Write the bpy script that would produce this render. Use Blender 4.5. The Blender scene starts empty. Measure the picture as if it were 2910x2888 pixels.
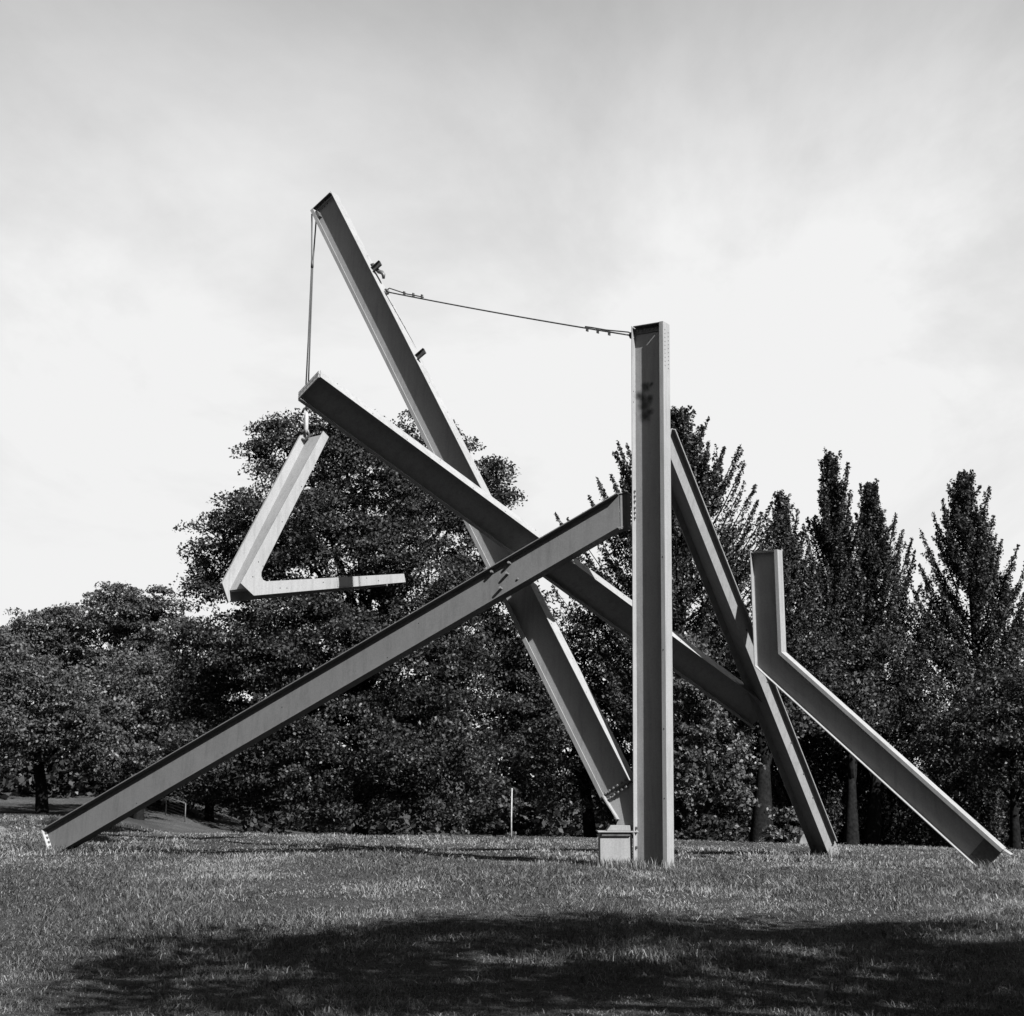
import bpy, bmesh, math, random
import numpy as np
from mathutils import Vector, Matrix

R = math.radians
rng = np.random.default_rng(7)
random.seed(7)
scene = bpy.context.scene
COL = scene.collection

# ------------------------------------------------------------------ camera
cam_data = bpy.data.cameras.new('camera')
cam_data.sensor_fit = 'HORIZONTAL'
cam_data.sensor_width = 36.0
cam_data.lens = 50.72
cam_data.clip_start = 0.1
cam_data.clip_end = 3000.0
cam = bpy.data.objects.new('camera', cam_data)
COL.objects.link(cam)
cam.location = (0, 0, 1.6)
cam.rotation_euler = (R(90 + 10.852), 0, 0)
scene.camera = cam

# ------------------------------------------------------------------ sun and sky
SUN_AZ, SUN_EL = R(49), R(42)            # to the right and behind the camera
SUN = np.array([math.cos(SUN_AZ) * math.cos(SUN_EL), -math.sin(SUN_AZ) * math.cos(SUN_EL), math.sin(SUN_EL)])
sun_data = bpy.data.lights.new('sun', 'SUN')
sun_data.energy = 5.0
sun_data.angle = R(0.53)
sun_data.color = (1, 1, 1)
sun = bpy.data.objects.new('sun', sun_data)
COL.objects.link(sun)
sun.rotation_euler = Vector(SUN).to_track_quat('Z', 'Y').to_euler()
sun.location = (30, -30, 40)

world = bpy.data.worlds.new('World')
scene.world = world
world.use_nodes = True
wn, wl = world.node_tree.nodes, world.node_tree.links
wn.clear()
w_out = wn.new('ShaderNodeOutputWorld')
w_bg = wn.new('ShaderNodeBackground')
w_bg.inputs['Strength'].default_value = 0.05
sky = wn.new('ShaderNodeTexSky')
sky.sky_type = 'NISHITA'
sky.sun_disc = False
sky.sun_elevation = SUN_EL
sky.sun_rotation = R(90) + SUN_AZ         # clockwise from +Y
sky.air_density = 1.0
sky.dust_density = 0.6
sky.ozone_density = 1.0
# black-and-white film behind an orange filter: mostly the red and green of the sky
sep = wn.new('ShaderNodeSeparateColor')
wl.new(sky.outputs[0], sep.inputs[0])
def wmath(op, a, b=None, c=None):
    m = wn.new('ShaderNodeMath'); m.operation = op
    for i, v in enumerate((a, b, c)):
        if v is None: continue
        if isinstance(v, (int, float)): m.inputs[i].default_value = v
        else: wl.new(v, m.inputs[i])
    return m.outputs[0]
grey_sky = wmath('ADD', wmath('MULTIPLY', sep.outputs[0], 0.8), wmath('MULTIPLY', sep.outputs[1], 0.2))
# thin high cloud: streaks over the whole dome, thicker towards the horizon
tc = wn.new('ShaderNodeTexCoord')
sx = wn.new('ShaderNodeSeparateXYZ'); wl.new(tc.outputs['Generated'], sx.inputs[0])
zz = wmath('ADD', wmath('MAXIMUM', sx.outputs[2], 0.0), 0.12)
px_ = wmath('DIVIDE', sx.outputs[0], zz); py_ = wmath('DIVIDE', sx.outputs[1], zz)
cmb = wn.new('ShaderNodeCombineXYZ'); wl.new(px_, cmb.inputs[0]); wl.new(py_, cmb.inputs[1])
mp = wn.new('ShaderNodeMapping'); mp.inputs['Rotation'].default_value = (0, 0, R(-60)); mp.inputs['Scale'].default_value = (0.9, 0.55, 1)
mp.inputs['Location'].default_value = (14.4, 8.0, 0)
wl.new(cmb.outputs[0], mp.inputs[0])
n1 = wn.new('ShaderNodeTexNoise'); n1.inputs['Scale'].default_value = 1.3; n1.inputs['Detail'].default_value = 9; n1.inputs['Roughness'].default_value = 0.6
n1.inputs['Distortion'].default_value = 0.4
wl.new(mp.outputs[0], n1.inputs['Vector'])
cr = wn.new('ShaderNodeMapRange'); cr.interpolation_type = 'SMOOTHSTEP'
cr.inputs['From Min'].default_value = 0.30; cr.inputs['From Max'].default_value = 0.72
wl.new(n1.outputs[0], cr.inputs['Value'])
hz = wn.new('ShaderNodeMapRange'); hz.interpolation_type = 'SMOOTHERSTEP'
hz.inputs['From Min'].default_value = 0.20; hz.inputs['From Max'].default_value = 0.74
hz.inputs['To Min'].default_value = 1.0; hz.inputs['To Max'].default_value = 0.0
wl.new(sx.outputs[2], hz.inputs['Value'])          # haze thins out with height
veil = wmath('MULTIPLY', hz.outputs[0], wmath('ADD', 0.76, wmath('MULTIPLY', cr.outputs[0], 0.5)))
cover = wmath('MINIMUM', wmath('ADD', veil, wmath('MULTIPLY', cr.outputs[0], 0.05)), 1.0)
CLOUD = 5.1
mixc = wmath('ADD', wmath('MULTIPLY', grey_sky, wmath('SUBTRACT', 1.0, cover)), wmath('MULTIPLY', cover, CLOUD))
w_rgb = wn.new('ShaderNodeCombineColor')
for i in range(3): wl.new(mixc, w_rgb.inputs[i])
wl.new(w_rgb.outputs[0], w_bg.inputs['Color'])
wl.new(w_bg.outputs[0], w_out.inputs['Surface'])

scene.view_settings.view_transform = 'Standard'
scene.view_settings.look = 'None'
scene.view_settings.gamma = 1.0
scene.view_settings.exposure = 1.8
scene.view_settings.use_curve_mapping = False

# ------------------------------------------------------------------ materials
def new_mat(name):
    m = bpy.data.materials.new(name); m.use_nodes = True
    nt = m.node_tree; b = nt.nodes['Principled BSDF']
    return m, nt, b
def noise(nt, scale, detail=4, rough=0.55, vec=None, dist=0.0):
    n = nt.nodes.new('ShaderNodeTexNoise')
    n.inputs['Scale'].default_value = scale; n.inputs['Detail'].default_value = detail
    n.inputs['Roughness'].default_value = rough; n.inputs['Distortion'].default_value = dist
    if vec: nt.links.new(vec, n.inputs['Vector'])
    return n.outputs[0]
def ramp(nt, src, stops):
    r = nt.nodes.new('ShaderNodeValToRGB')
    while len(r.color_ramp.elements) < len(stops): r.color_ramp.elements.new(0.5)
    for e, (p, v) in zip(r.color_ramp.elements, stops):
        e.position = p; e.color = (v, v, v, 1)
    nt.links.new(src, r.inputs[0]); return r.outputs[0]
def math_n(nt, op, a, b=None, clamp=False):
    m = nt.nodes.new('ShaderNodeMath'); m.operation = op; m.use_clamp = clamp
    for i, v in enumerate((a, b)):
        if v is None: continue
        if isinstance(v, (int, float)): m.inputs[i].default_value = v
        else: nt.links.new(v, m.inputs[i])
    return m.outputs[0]
def bump(nt, b, h, strength, dist):
    n = nt.nodes.new('ShaderNodeBump'); n.inputs['Strength'].default_value = strength; n.inputs['Distance'].default_value = dist
    nt.links.new(h, n.inputs['Height']); nt.links.new(n.outputs[0], b.inputs['Normal'])

def paint_mat(name, base, soot=None):
    m, nt, b = new_mat(name)
    t = nt.nodes.new('ShaderNodeTexCoord').outputs['Object']
    big = ramp(nt, noise(nt, 0.9, 5, 0.6, t), [(0.3, 0.90), (0.7, 1.06)])
    fine = ramp(nt, noise(nt, 34, 4, 0.75, t), [(0.25, 0.80), (0.75, 1.14)])
    geo = nt.nodes.new('ShaderNodeNewGeometry').outputs['Position']
    mpn = nt.nodes.new('ShaderNodeMapping'); mpn.inputs['Scale'].default_value = (9, 9, 0.7); nt.links.new(geo, mpn.inputs[0])
    runs = ramp(nt, noise(nt, 1.0, 6, 0.7, mpn.outputs[0]), [(0.32, 0.80), (0.52, 1.0)])
    chips = ramp(nt, noise(nt, 16, 5, 0.75, t), [(0.29, 0.30), (0.34, 1.0)])
    v = math_n(nt, 'MULTIPLY', math_n(nt, 'MULTIPLY', math_n(nt, 'MULTIPLY', big, fine), chips), runs)
    v = math_n(nt, 'MULTIPLY', v, base)
    if soot:
        # scorch marks burnt into the web: dark smudges with rings
        for (c, rad) in soot:
            d = nt.nodes.new('ShaderNodeVectorMath'); d.operation = 'DISTANCE'
            wob = nt.nodes.new('ShaderNodeVectorMath'); wob.operation = 'ADD'
            nz = nt.nodes.new('ShaderNodeTexNoise'); nz.inputs['Scale'].default_value = 9.0
            nt.links.new(t, nz.inputs['Vector'])
            sc = nt.nodes.new('ShaderNodeVectorMath'); sc.operation = 'SCALE'; sc.inputs['Scale'].default_value = 0.12
            nt.links.new(nz.outputs['Color'], sc.inputs[0])
            nt.links.new(t, wob.inputs[0]); nt.links.new(sc.outputs[0], wob.inputs[1])
            nt.links.new(wob.outputs[0], d.inputs[0]); d.inputs[1].default_value = [q + 0.06 for q in c]
            rr = nt.nodes.new('ShaderNodeMapRange'); rr.interpolation_type = 'SMOOTHSTEP'
            rr.inputs['From Min'].default_value = rad * 0.1; rr.inputs['From Max'].default_value = rad
            rr.inputs['To Min'].default_value = 0.10; rr.inputs['To Max'].default_value = 1.0
            nt.links.new(d.outputs['Value'], rr.inputs['Value'])
            v = math_n(nt, 'MULTIPLY', v, rr.outputs[0])
    c = nt.nodes.new('ShaderNodeCombineColor')
    for i in range(3): nt.links.new(v, c.inputs[i])
    nt.links.new(c.outputs[0], b.inputs['Base Color'])
    rr = ramp(nt, noise(nt, 7, 4, 0.6, t), [(0.3, 0.42), (0.7, 0.62)])
    nt.links.new(rr, b.inputs['Roughness'])
    b.inputs['Specular IOR Level'].default_value = 0.22
    bump(nt, b, noise(nt, 30, 4, 0.6, t), 0.12, 0.006)
    return m

def plain_mat(name, lo, hi, scale, rough=0.7, spec=0.3, bmp=0.2, metal=0.0):
    m, nt, b = new_mat(name)
    t = nt.nodes.new('ShaderNodeTexCoord').outputs['Object']
    nz = noise(nt, scale, 5, 0.6, t)
    nt.links.new(ramp(nt, nz, [(0.3, lo), (0.7, hi)]), b.inputs['Base Color'])
    b.inputs['Roughness'].default_value = rough; b.inputs['Specular IOR Level'].default_value = spec
    b.inputs['Metallic'].default_value = metal
    if bmp: bump(nt, b, nz, bmp, 0.02)
    return m

def leaf_mat(name, base, var, trans, rough=0.5, spec=0.35):
    m, nt, b = new_mat(name)
    at = nt.nodes.new('ShaderNodeAttribute'); at.attribute_name = 'tone'; at.attribute_type = 'GEOMETRY'
    v = math_n(nt, 'ADD', math_n(nt, 'MULTIPLY', at.outputs['Fac'], var), base)
    c = nt.nodes.new('ShaderNodeCombineColor')
    for i in range(3): nt.links.new(v, c.inputs[i])
    nt.links.new(c.outputs[0], b.inputs['Base Color'])
    b.inputs['Roughness'].default_value = rough; b.inputs['Specular IOR Level'].default_value = spec
    tr = nt.nodes.new('ShaderNodeBsdfTranslucent'); nt.links.new(c.outputs[0], tr.inputs['Color'])
    mx = nt.nodes.new('ShaderNodeMixShader'); mx.inputs[0].default_value = trans
    o = nt.nodes['Material Output']
    nt.links.new(b.outputs[0], mx.inputs[1]); nt.links.new(tr.outputs[0], mx.inputs[2]); nt.links.new(mx.outputs[0], o.inputs['Surface'])
    return m

PAINT = 0.165
M = {}
M['paint'] = paint_mat('painted_steel', PAINT)
M['paint_dimlit'] = paint_mat('dim_lit_paint', 0.070)  # steel paint darkened: the foot beam's weak raking light is put into the colour
M['bare'] = plain_mat('raw_steel', 0.02, 0.05, 14, 0.5, 0.5, 0.2)
M['bolt'] = plain_mat('bolt_steel', 0.05, 0.12, 30, 0.45, 0.5, 0.1)
M['hole'] = plain_mat('bolt_hole', 0.006, 0.012, 30, 0.9, 0.1, 0)
M['cable'] = plain_mat('wire_rope', 0.02, 0.05, 60, 0.6, 0.3, 0.3)
M['fence'] = plain_mat('dull_fence_wire', 0.035, 0.07, 20, 0.6, 0.2, 0.1)
M['galv'] = plain_mat('galvanised_steel', 0.16, 0.24, 20, 0.4, 0.5, 0.1)
M['white'] = plain_mat('white_paint', 0.12, 0.26, 9, 0.6, 0.3, 0.1)
M['concrete'] = plain_mat('concrete', 0.08, 0.14, 6, 0.9, 0.2, 0.4)
M['bark'] = plain_mat('bark', 0.003, 0.011, 9, 0.95, 0.02, 1.0)
M['paper'] = plain_mat('paper_litter', 0.25, 0.35, 20, 0.8, 0.2, 0.1)
M['dryleaf'] = plain_mat('dry_leaf', 0.08, 0.14, 20, 0.8, 0.2, 0.3)
M['leaf'] = leaf_mat('broad_leaf', 0.006, 0.026, 0.16, 0.5, 0.2)
M['leaf_mid'] = leaf_mat('grey_leaf', 0.018, 0.040, 0.18, 0.5, 0.25)
M['leaf_light'] = leaf_mat('pale_leaf', 0.02, 0.06, 0.25)
M['needle'] = leaf_mat('shoot_leaf', 0.007, 0.026, 0.16, 0.5, 0.2)
M['blade'] = leaf_mat('grass_blade', 0.019, 0.165, 0.3, 0.55, 0.3)

# ground: mown turf with bare and worn patches
m, nt, b = new_mat('turf')
gtc = nt.nodes.new('ShaderNodeTexCoord').outputs['Object']
p1 = ramp(nt, noise(nt, 0.35, 5, 0.6, gtc), [(0.35, 0.026), (0.65, 0.055)])
p2 = ramp(nt, noise(nt, 9, 6, 0.75, gtc), [(0.32, 0.35), (0.68, 1.5)])
p3 = ramp(nt, noise(nt, 38, 4, 0.75, gtc), [(0.32, 0.35), (0.68, 1.6)])
gv = math_n(nt, 'MULTIPLY', math_n(nt, 'MULTIPLY', p1, p2), p3)
nt.links.new(gv, b.inputs['Base Color'])
b.inputs['Roughness'].default_value = 0.95; b.inputs['Specular IOR Level'].default_value = 0.1
bump(nt, b, noise(nt, 30, 5, 0.75, gtc), 1.0, 0.08)
M['turf'] = m

# ------------------------------------------------------------------ mesh helpers
def tag(o, label=None, cat=None, group=None, kind=None):
    if label: o['label'] = label
    if cat: o['category'] = cat
    if group: o['group'] = group
    if kind: o['kind'] = kind
    return o
def link(name, me, parent=None):
    o = bpy.data.objects.new(name, me); COL.objects.link(o)
    if parent: o.parent = parent
    return o
def mesh(name, verts, faces, mat, parent=None, smooth=False, bevel=0.0):
    me = bpy.data.meshes.new(name)
    me.from_pydata([tuple(map(float, v)) for v in verts], [], faces)
    bm = bmesh.new(); bm.from_mesh(me); bmesh.ops.recalc_face_normals(bm, faces=bm.faces)
    bm.to_mesh(me); bm.free()
    me.materials.append(M[mat] if isinstance(mat, str) else mat)
    if smooth: me.polygons.foreach_set('use_smooth', [True] * len(me.polygons))
    o = link(name, me, parent)
    if bevel:
        md = o.modifiers.new('bevel', 'BEVEL'); md.width = bevel; md.segments = 2; md.limit_method = 'ANGLE'; md.angle_limit = R(40)
    return o
def empty(name, loc):
    o = bpy.data.objects.new(name, None); COL.objects.link(o); o.location = loc; o.empty_display_size = 0.3
    return o
def A(*v): return np.array(v, float)
def unit(v): v = np.asarray(v, float); return v / np.linalg.norm(v)
def fit_parent(o, parent):
    """parent o while keeping its world coordinates (parents here only carry a translation)"""
    o.parent = parent; o.matrix_parent_inverse = Matrix.Translation(parent.location).inverted() if parent.parent is None else parent.matrix_parent_inverse.copy()
    return o
def extrude(name, poly, e0, e1, frame, mat, parent=None, bevel=0.0):
    """poly = (p, q) profile; e0/e1 = origin points; frame = (w, n): p along w, q along n"""
    w, n = frame; k = len(poly)
    v = [e0 + w * p + n * q for p, q in poly] + [e1 + w * p + n * q for p, q in poly]
    f = [[i, (i + 1) % k, k + (i + 1) % k, k + i] for i in range(k)] + [list(range(k))[::-1], list(range(k, 2 * k))]
    return mesh(name, v, f, mat, parent, bevel=bevel)
def box(name, c, ax, half, mat, parent=None, bevel=0.0):
    ax = [unit(a) for a in ax]; c = np.asarray(c, float)
    v = [c + ax[0] * half[0] * i + ax[1] * half[1] * j + ax[2] * half[2] * k for i in (-1, 1) for j in (-1, 1) for k in (-1, 1)]
    f = [[0, 1, 3, 2], [4, 6, 7, 5], [0, 4, 5, 1], [2, 3, 7, 6], [0, 2, 6, 4], [1, 5, 7, 3]]
    return mesh(name, v, f, mat, parent, bevel=bevel)
def tube_data(pts, rads, seg=8):
    pts = [np.asarray(p, float) for p in pts]; V, Fc = [], []
    ref = A(0.3, 0.5, 0.81)
    for i, p in enumerate(pts):
        d = unit(pts[min(i + 1, len(pts) - 1)] - pts[max(i - 1, 0)])
        if abs(d @ ref) > 0.95: ref = A(1, 0.1, 0)
        s = unit(np.cross(d, ref)); t = np.cross(d, s)
        for k in range(seg):
            a = 2 * math.pi * k / seg
            V.append(p + rads[i] * (s * math.cos(a) + t * math.sin(a)))
    for i in range(len(pts) - 1):
        for k in range(seg):
            Fc.append([i * seg + k, i * seg + (k + 1) % seg, (i + 1) * seg + (k + 1) % seg, (i + 1) * seg + k])
    Fc.append(list(range(seg))[::-1]); Fc.append([(len(pts) - 1) * seg + k for k in range(seg)])
    return V, Fc
def tube(name, pts, rads, mat, parent=None, seg=8):
    if isinstance(rads, (int, float)): rads = [rads] * len(pts)
    V, Fc = tube_data(pts, rads, seg)
    return mesh(name, V, Fc, mat, parent, smooth=True)
def i_profile(D, b, tf1=0.022, tf2=0.022, tw=0.018, lip1=0.0, lip2=0.0, lt=0.018):
    """I section. p runs from flange 1 (-D/2) to flange 2 (+D/2); lips are the turned-in legs of a channel cap"""
    h, r = D / 2, b / 2
    def half(sign):          # front side q>0 (sign=1), going from flange 1 to flange 2
        s = []
        s.append((-h, r * sign))
        if lip1: s += [(-h + lip1, r * sign), (-h + lip1, (r - lt) * sign), (-h + tf1, (r - lt) * sign)]
        else: s += [(-h + tf1, r * sign)]
        s += [(-h + tf1, tw / 2 * sign), (h - tf2, tw / 2 * sign)]
        if lip2: s += [(h - tf2, (r - lt) * sign), (h - lip2, (r - lt) * sign), (h - lip2, r * sign)]
        else: s += [(h - tf2, r * sign)]
        s.append((h, r * sign))
        return s
    return half(1) + half(-1)[::-1]
HEX = {}
def bolt(parent, p, d, r=0.03, h=0.035, mat='bolt', name='bolt'):
    key = (round(r, 3), round(h, 3), mat, name)
    if key not in HEX:
        v, f = tube_data([A(0, 0, 0), A(0, 0, h * 0.75), A(0, 0, h)], [r, r, r * 0.82], 6)
        me = bpy.data.meshes.new(name); me.from_pydata([tuple(map(float, x)) for x in v], [], f); me.materials.append(M[mat]); HEX[key] = me
    o = link(name, HEX[key], None)
    o.location = p; o.rotation_euler = Vector(d).to_track_quat('Z', 'Y').to_euler()
    o.parent = parent
    return o

# ------------------------------------------------------------------ ground
def smooth(x, a, b):
    t = np.clip((x - a) / (b - a), 0, 1); return t * t * (3 - 2 * t)
def ground(x, y):
    x = np.asarray(x, float); y = np.asarray(y, float)
    s = smooth(y, 18, 40)
    dx = x - 2.7
    z = 0.06 + s * np.where(dx > 0, -0.028 * np.minimum(dx, 22), -0.011 * np.maximum(dx, -26))
    left = smooth(-x, 13, 25)
    z = z - 1.7 * smooth(y, 42, 62) * (1 - left) - 0.35 * smooth(y, 44, 60) * left
    z = z + left * (3.6 * smooth(y, 84, 135) + 0.6 * smooth(-x, 24, 40) * smooth(y, 55, 100))
    z = z + 0.030 * np.sin(0.9 * x + 0.5 * y + 0.4) * np.sin(0.55 * y - 0.4 * x) + 0.018 * np.sin(2.1 * x - 0.7 * y) * np.sin(1.7 * y + 1.0)
    z = z - 0.06 * (1 - smooth(y, 14, 24)) * smooth(y, 2, 8)
    return z
def graded(lo, hi, core_lo, core_hi, step):
    c = list(np.arange(core_lo, core_hi + 1e-6, step)); d = step; v = core_hi
    while v < hi: d *= 1.25; v += d; c.append(v)
    d = step; v = core_lo
    while v > lo: d *= 1.25; v -= d; c.insert(0, v)
    return np.array(c)
xs = graded(-1500, 1500, -24, 24, 0.4); ys = graded(-300, 2600, 4, 60, 0.4)
X, Y = np.meshgrid(xs, ys); Z = ground(X, Y)
nx, ny = len(xs), len(ys)
gv_ = np.stack([X.ravel(), Y.ravel(), Z.ravel()], 1)
gf_ = [[j * nx + i, j * nx + i + 1, (j + 1) * nx + i + 1, (j + 1) * nx + i] for j in range(ny - 1) for i in range(nx - 1)]
gm = bpy.data.meshes.new('ground'); gm.from_pydata(gv_.tolist(), [], gf_); gm.materials.append(M['turf'])
gm.polygons.foreach_set('use_smooth', [True] * len(gm.polygons))
tag(link('ground', gm), kind='structure')

# worn dirt path on the left slope
M['dirt'] = plain_mat('trodden_dirt', 0.06, 0.11, 3, 0.95, 0.05, 0.5)
pp = [A(-40, 97), A(-34, 86), A(-24, 66), A(-16.4, 51), A(-13.6, 46.5)]; PV = []
for i in range(len(pp) - 1):
    for t in np.linspace(0, 1, 14)[:-1]: PV.append(pp[i] + (pp[i + 1] - pp[i]) * t)
pv_, pf_ = [], []
for i, c in enumerate(PV):
    d = unit(PV[min(i + 1, len(PV) - 1)] - PV[max(i - 1, 0)]); nrm_ = A(-d[1], d[0])
    for k in (-1.0, -0.33, 0.33, 1.0):
        q = c + nrm_ * k * (0.65 + 0.25 * math.sin(i * 0.9 + k)); pv_.append((q[0], q[1], float(ground(q[0], q[1])) + 0.045 - 0.03 * (abs(k) == 1)))
    if i:
        for k in range(3): pf_.append([4 * i - 4 + k, 4 * i - 3 + k, 4 * i + 1 + k, 4 * i + k])
tag(mesh('path', pv_, pf_, 'dirt', smooth=True), kind='structure')

# ------------------------------------------------------------------ steel sculpture
SC = empty('steel_beam_sculpture', (2.7, 28.1, 0.0))
tag(SC, 'large sculpture of crossed bolted steel I-beams standing on the grass', 'sculpture')
SCI = Matrix.Translation(SC.location).inverted()
def part(o): o.parent = SC; o.matrix_parent_inverse = SCI; return o
def beam(name, P0, P1, w, n, D, b, label=None, mat='paint', shear=0.0, **kw):
    P0, P1, w, n = map(lambda v: np.asarray(v, float), (P0, P1, w, n))
    a = unit(P1 - P0); n = unit(n - a * (n @ a)); w2 = np.cross(a, n); w = w2 if w2 @ w > 0 else -w2
    # object axes: Z along the beam, X across the web, Y along the web normal (kept right handed)
    flip = 1.0 if np.cross(w, n) @ a > 0 else -1.0
    L = np.linalg.norm(P1 - P0)
    prof = i_profile(D, b, **kw)
    o = extrude(name, prof, A(0, 0, 0), A(0, 0, L), (A(1, 0, 0), A(0, flip, 0)), mat, bevel=0.004)
    if shear:
        for v in o.data.vertices:
            if v.co.z > L * 0.5: v.co.z += shear * v.co.x
    mw = Matrix(((w[0], n[0] * flip, a[0], P0[0]), (w[1], n[1] * flip, a[1], P0[1]), (w[2], n[2] * flip, a[2], P0[2]), (0, 0, 0, 1)))
    o.matrix_world = mw
    o.parent = SC; o.matrix_parent_inverse = SCI; o.matrix_basis = mw
    if label: o['label'] = label
    def loc(p, q, s): return Vector((p, q * flip, s))
    def lvec(p, q, s): return Vector((p, q * flip, s))
    return o, loc, lvec, L, D, b
def bplate(parent, loc, c, half, mat='paint', name='plate', bevel=0.003):
    cc = loc(*c)
    return box(name, cc, [A(1, 0, 0), A(0, 1, 0), A(0, 0, 1)], half, mat, parent, bevel)

# upright column
col_soot = [((-0.15, 0.0, 9.30), 0.20), ((-0.24, 0.0, 9.52), 0.15), ((-0.10, 0.0, 9.68), 0.15), ((-0.12, 0.0, 9.08), 0.19), ((-0.02, 0.0, 9.42), 0.13), ((0.02, 0.0, 9.72), 0.07), ((-0.02, 0.0, 9.16), 0.12), ((-0.17, 0.0, 9.44), 0.12)]
M['paint_column'] = paint_mat('scorched_painted_steel', PAINT, col_soot)
o, loc, lv, L, D, b = beam('column', (2.677, 28.089, -0.25), (2.79, 27.876, 10.693), (0.8472, -0.5309, -0.0197), (-0.5311, -0.8472, -0.0113), 0.715, 0.298,
    'tall upright I-beam with scorch marks near its top', mat='paint_column', lip2=0.092, tf1=0.016, tf2=0.02)
COLUMN, cl = o, loc
bplate(o, loc, (-0.01, 0.075, L - 0.012), (0.31, 0.06, 0.010), 'bare', 'cap_plate')
bplate(o, loc, (-0.01, 0.020, L - 0.09), (0.31, 0.010, 0.065), 'bare', 'cap_angle')
for k in range(7): bolt(o, loc(-0.27 + k * 0.085, 0.030, L - 0.09), lv(0, 1, 0), 0.016, 0.018, 'bolt', 'rivet')
for row in (-0.075, 0.075):
    for k in range(10): bolt(o, loc(D / 2 + 0.001, row, L - 0.16 - k * 0.082 - (0.03 if row < 0 else 0)), lv(1, 0, 0), 0.013, 0.003, 'hole', 'bolt_hole')
for k in range(6): bolt(o, loc(-D / 2 + 0.016, 0.085, 7.03 + k * 0.10 + (0.03 if k > 2 else 0)), lv(1, 0, 0), 0.024, 0.045)
for k, z in enumerate((0.47, 0.83)): bolt(o, loc(-D / 2 + 0.016, 0.08, z + 0.2), lv(1, 0, 0), 0.028, 0.04, 'bare')
for z in (9.6, 9.38): bolt(o, loc(-D / 2 + 0.0165, 0.09, z), lv(1, 0, 0), 0.012, 0.003, 'hole', 'bolt_hole')
for z in (1.6, 2.9, 4.4, 6.2): bolt(o, loc(D / 2 - 0.05, b / 2 + 0.0006, z), lv(0, 1, 0), 0.013, 0.003, 'hole', 'bolt_hole')
bplate(o, loc, (0.0, 0.0, 0.265), (0.40, 0.19, 0.015), 'paint', 'base_plate')

# pedestal box beside the column foot, with the pivot wedge for the long leaning beam
ped = mesh('pedestal', *(lambda c, h: ([(c[0] + i * h[0], c[1] + j * h[1], c[2] + k * h[2]) for i in (-1, 1) for j in (-1, 1) for k in (-1, 1)],
    [[0, 1, 3, 2], [4, 6, 7, 5], [0, 4, 5, 1], [2, 3, 7, 6], [0, 2, 6, 4], [1, 5, 7, 3]]))((1.985, 28.50, 0.29), (0.306, 0.30, 0.415)), 'paint', bevel=0.006)
part(ped)
tp = box('top_plate', A(2.02, 28.50, 0.718), [A(1, 0, 0), A(0, 1, 0), A(0, 0, 1)], (0.385, 0.37, 0.012), 'paint', ped, 0.003)
wg = mesh('wedge_block', [(1.80, 28.14, 0.733), (2.26, 28.14, 0.733), (2.26, 28.60, 0.733), (1.80, 28.60, 0.733), (1.88, 28.14, 0.835), (2.25, 28.14, 0.835), (2.25, 28.60, 0.835), (1.88, 28.60, 0.835)],
    [[0, 1, 2, 3], [4, 5, 6, 7], [0, 1, 5, 4], [1, 2, 6, 5], [2, 3, 7, 6], [3, 0, 4, 7]], 'paint', ped, bevel=0.004)
box('angle_strip', A(1.985, 28.180, 0.672), [A(1, 0, 0), A(0, 1, 0), A(0, 0, 1)], (0.27, 0.018, 0.034), 'bare', ped)

# long left beam (foot on the grass at the left, bolted to the column)
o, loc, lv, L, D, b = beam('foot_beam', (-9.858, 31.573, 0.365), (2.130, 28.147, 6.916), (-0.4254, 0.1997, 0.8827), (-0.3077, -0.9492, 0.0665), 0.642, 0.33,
    'long grey I-beam sloping up from the ground to the column', mat='paint_dimlit', shear=0.5)
FB, fl, fa = o, loc, lv
bplate(o, loc, (0.0, 0.087, 0.014), (0.30, 0.077, 0.012), 'galv', 'end_angle')
for k in range(5): bolt(o, loc(-0.20 + k * 0.105, 0.085, 0.026), lv(0, 0, 1), 0.028, 0.03, 'bare')
for s, p in ((11.65, 0.22), (11.25, 0.24), (11.51, 0.05), (11.26, -0.15)):
    bb = bolt(o, loc(p, 0.009, s), lv(0, 1, 0), 0.030, 0.12)
bolt(o, loc(-0.15, 0.009, 11.65), lv(0, 1, 0), 0.022, 0.03)
for s, p in ((2.2, -0.2), (4.4, -0.19), (6.0, 0.02), (8.5, -0.2), (9.4, 0.1), (3.6, 0.22)): bolt(o, loc(p, 0.0095, s), lv(0, 1, 0), 0.012, 0.002, 'hole', 'bolt_hole')
# short link that turns the beam end back to the column flange
a_f = unit(A(2.237, 28.116, 6.975) - A(-9.858, 31.573, 0.365))
v0 = [A(2.135, 28.15, 7.25), A(2.135, 28.15, 6.57), A(2.37, 28.52, 6.66), A(2.37, 28.52, 7.36)]
off = A(0.018, -0.012, 0)
lk = mesh('link_plate', [p for p in v0] + [p + off for p in v0], [[0, 1, 2, 3], [7, 6, 5, 4], [0, 3, 7, 4], [1, 5, 6, 2], [0, 4, 5, 1], [3, 2, 6, 7]], 'paint_dimlit'); part(lk)
def slab(name, q4, t):
    q4 = [A(*p) for p in q4]; return part(mesh(name, q4 + [p + A(0, 0, t) for p in q4], [[0, 1, 2, 3], [7, 6, 5, 4], [0, 4, 5, 1], [1, 5, 6, 2], [2, 6, 7, 3], [3, 7, 4, 0]], 'paint_dimlit'))
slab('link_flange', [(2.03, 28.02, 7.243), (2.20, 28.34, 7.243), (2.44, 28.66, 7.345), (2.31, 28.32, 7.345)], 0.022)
slab('link_flange', [(2.05, 28.02, 6.558), (2.20, 28.34, 6.558), (2.44, 28.66, 6.65), (2.31, 28.32, 6.65)], 0.022)

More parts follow.
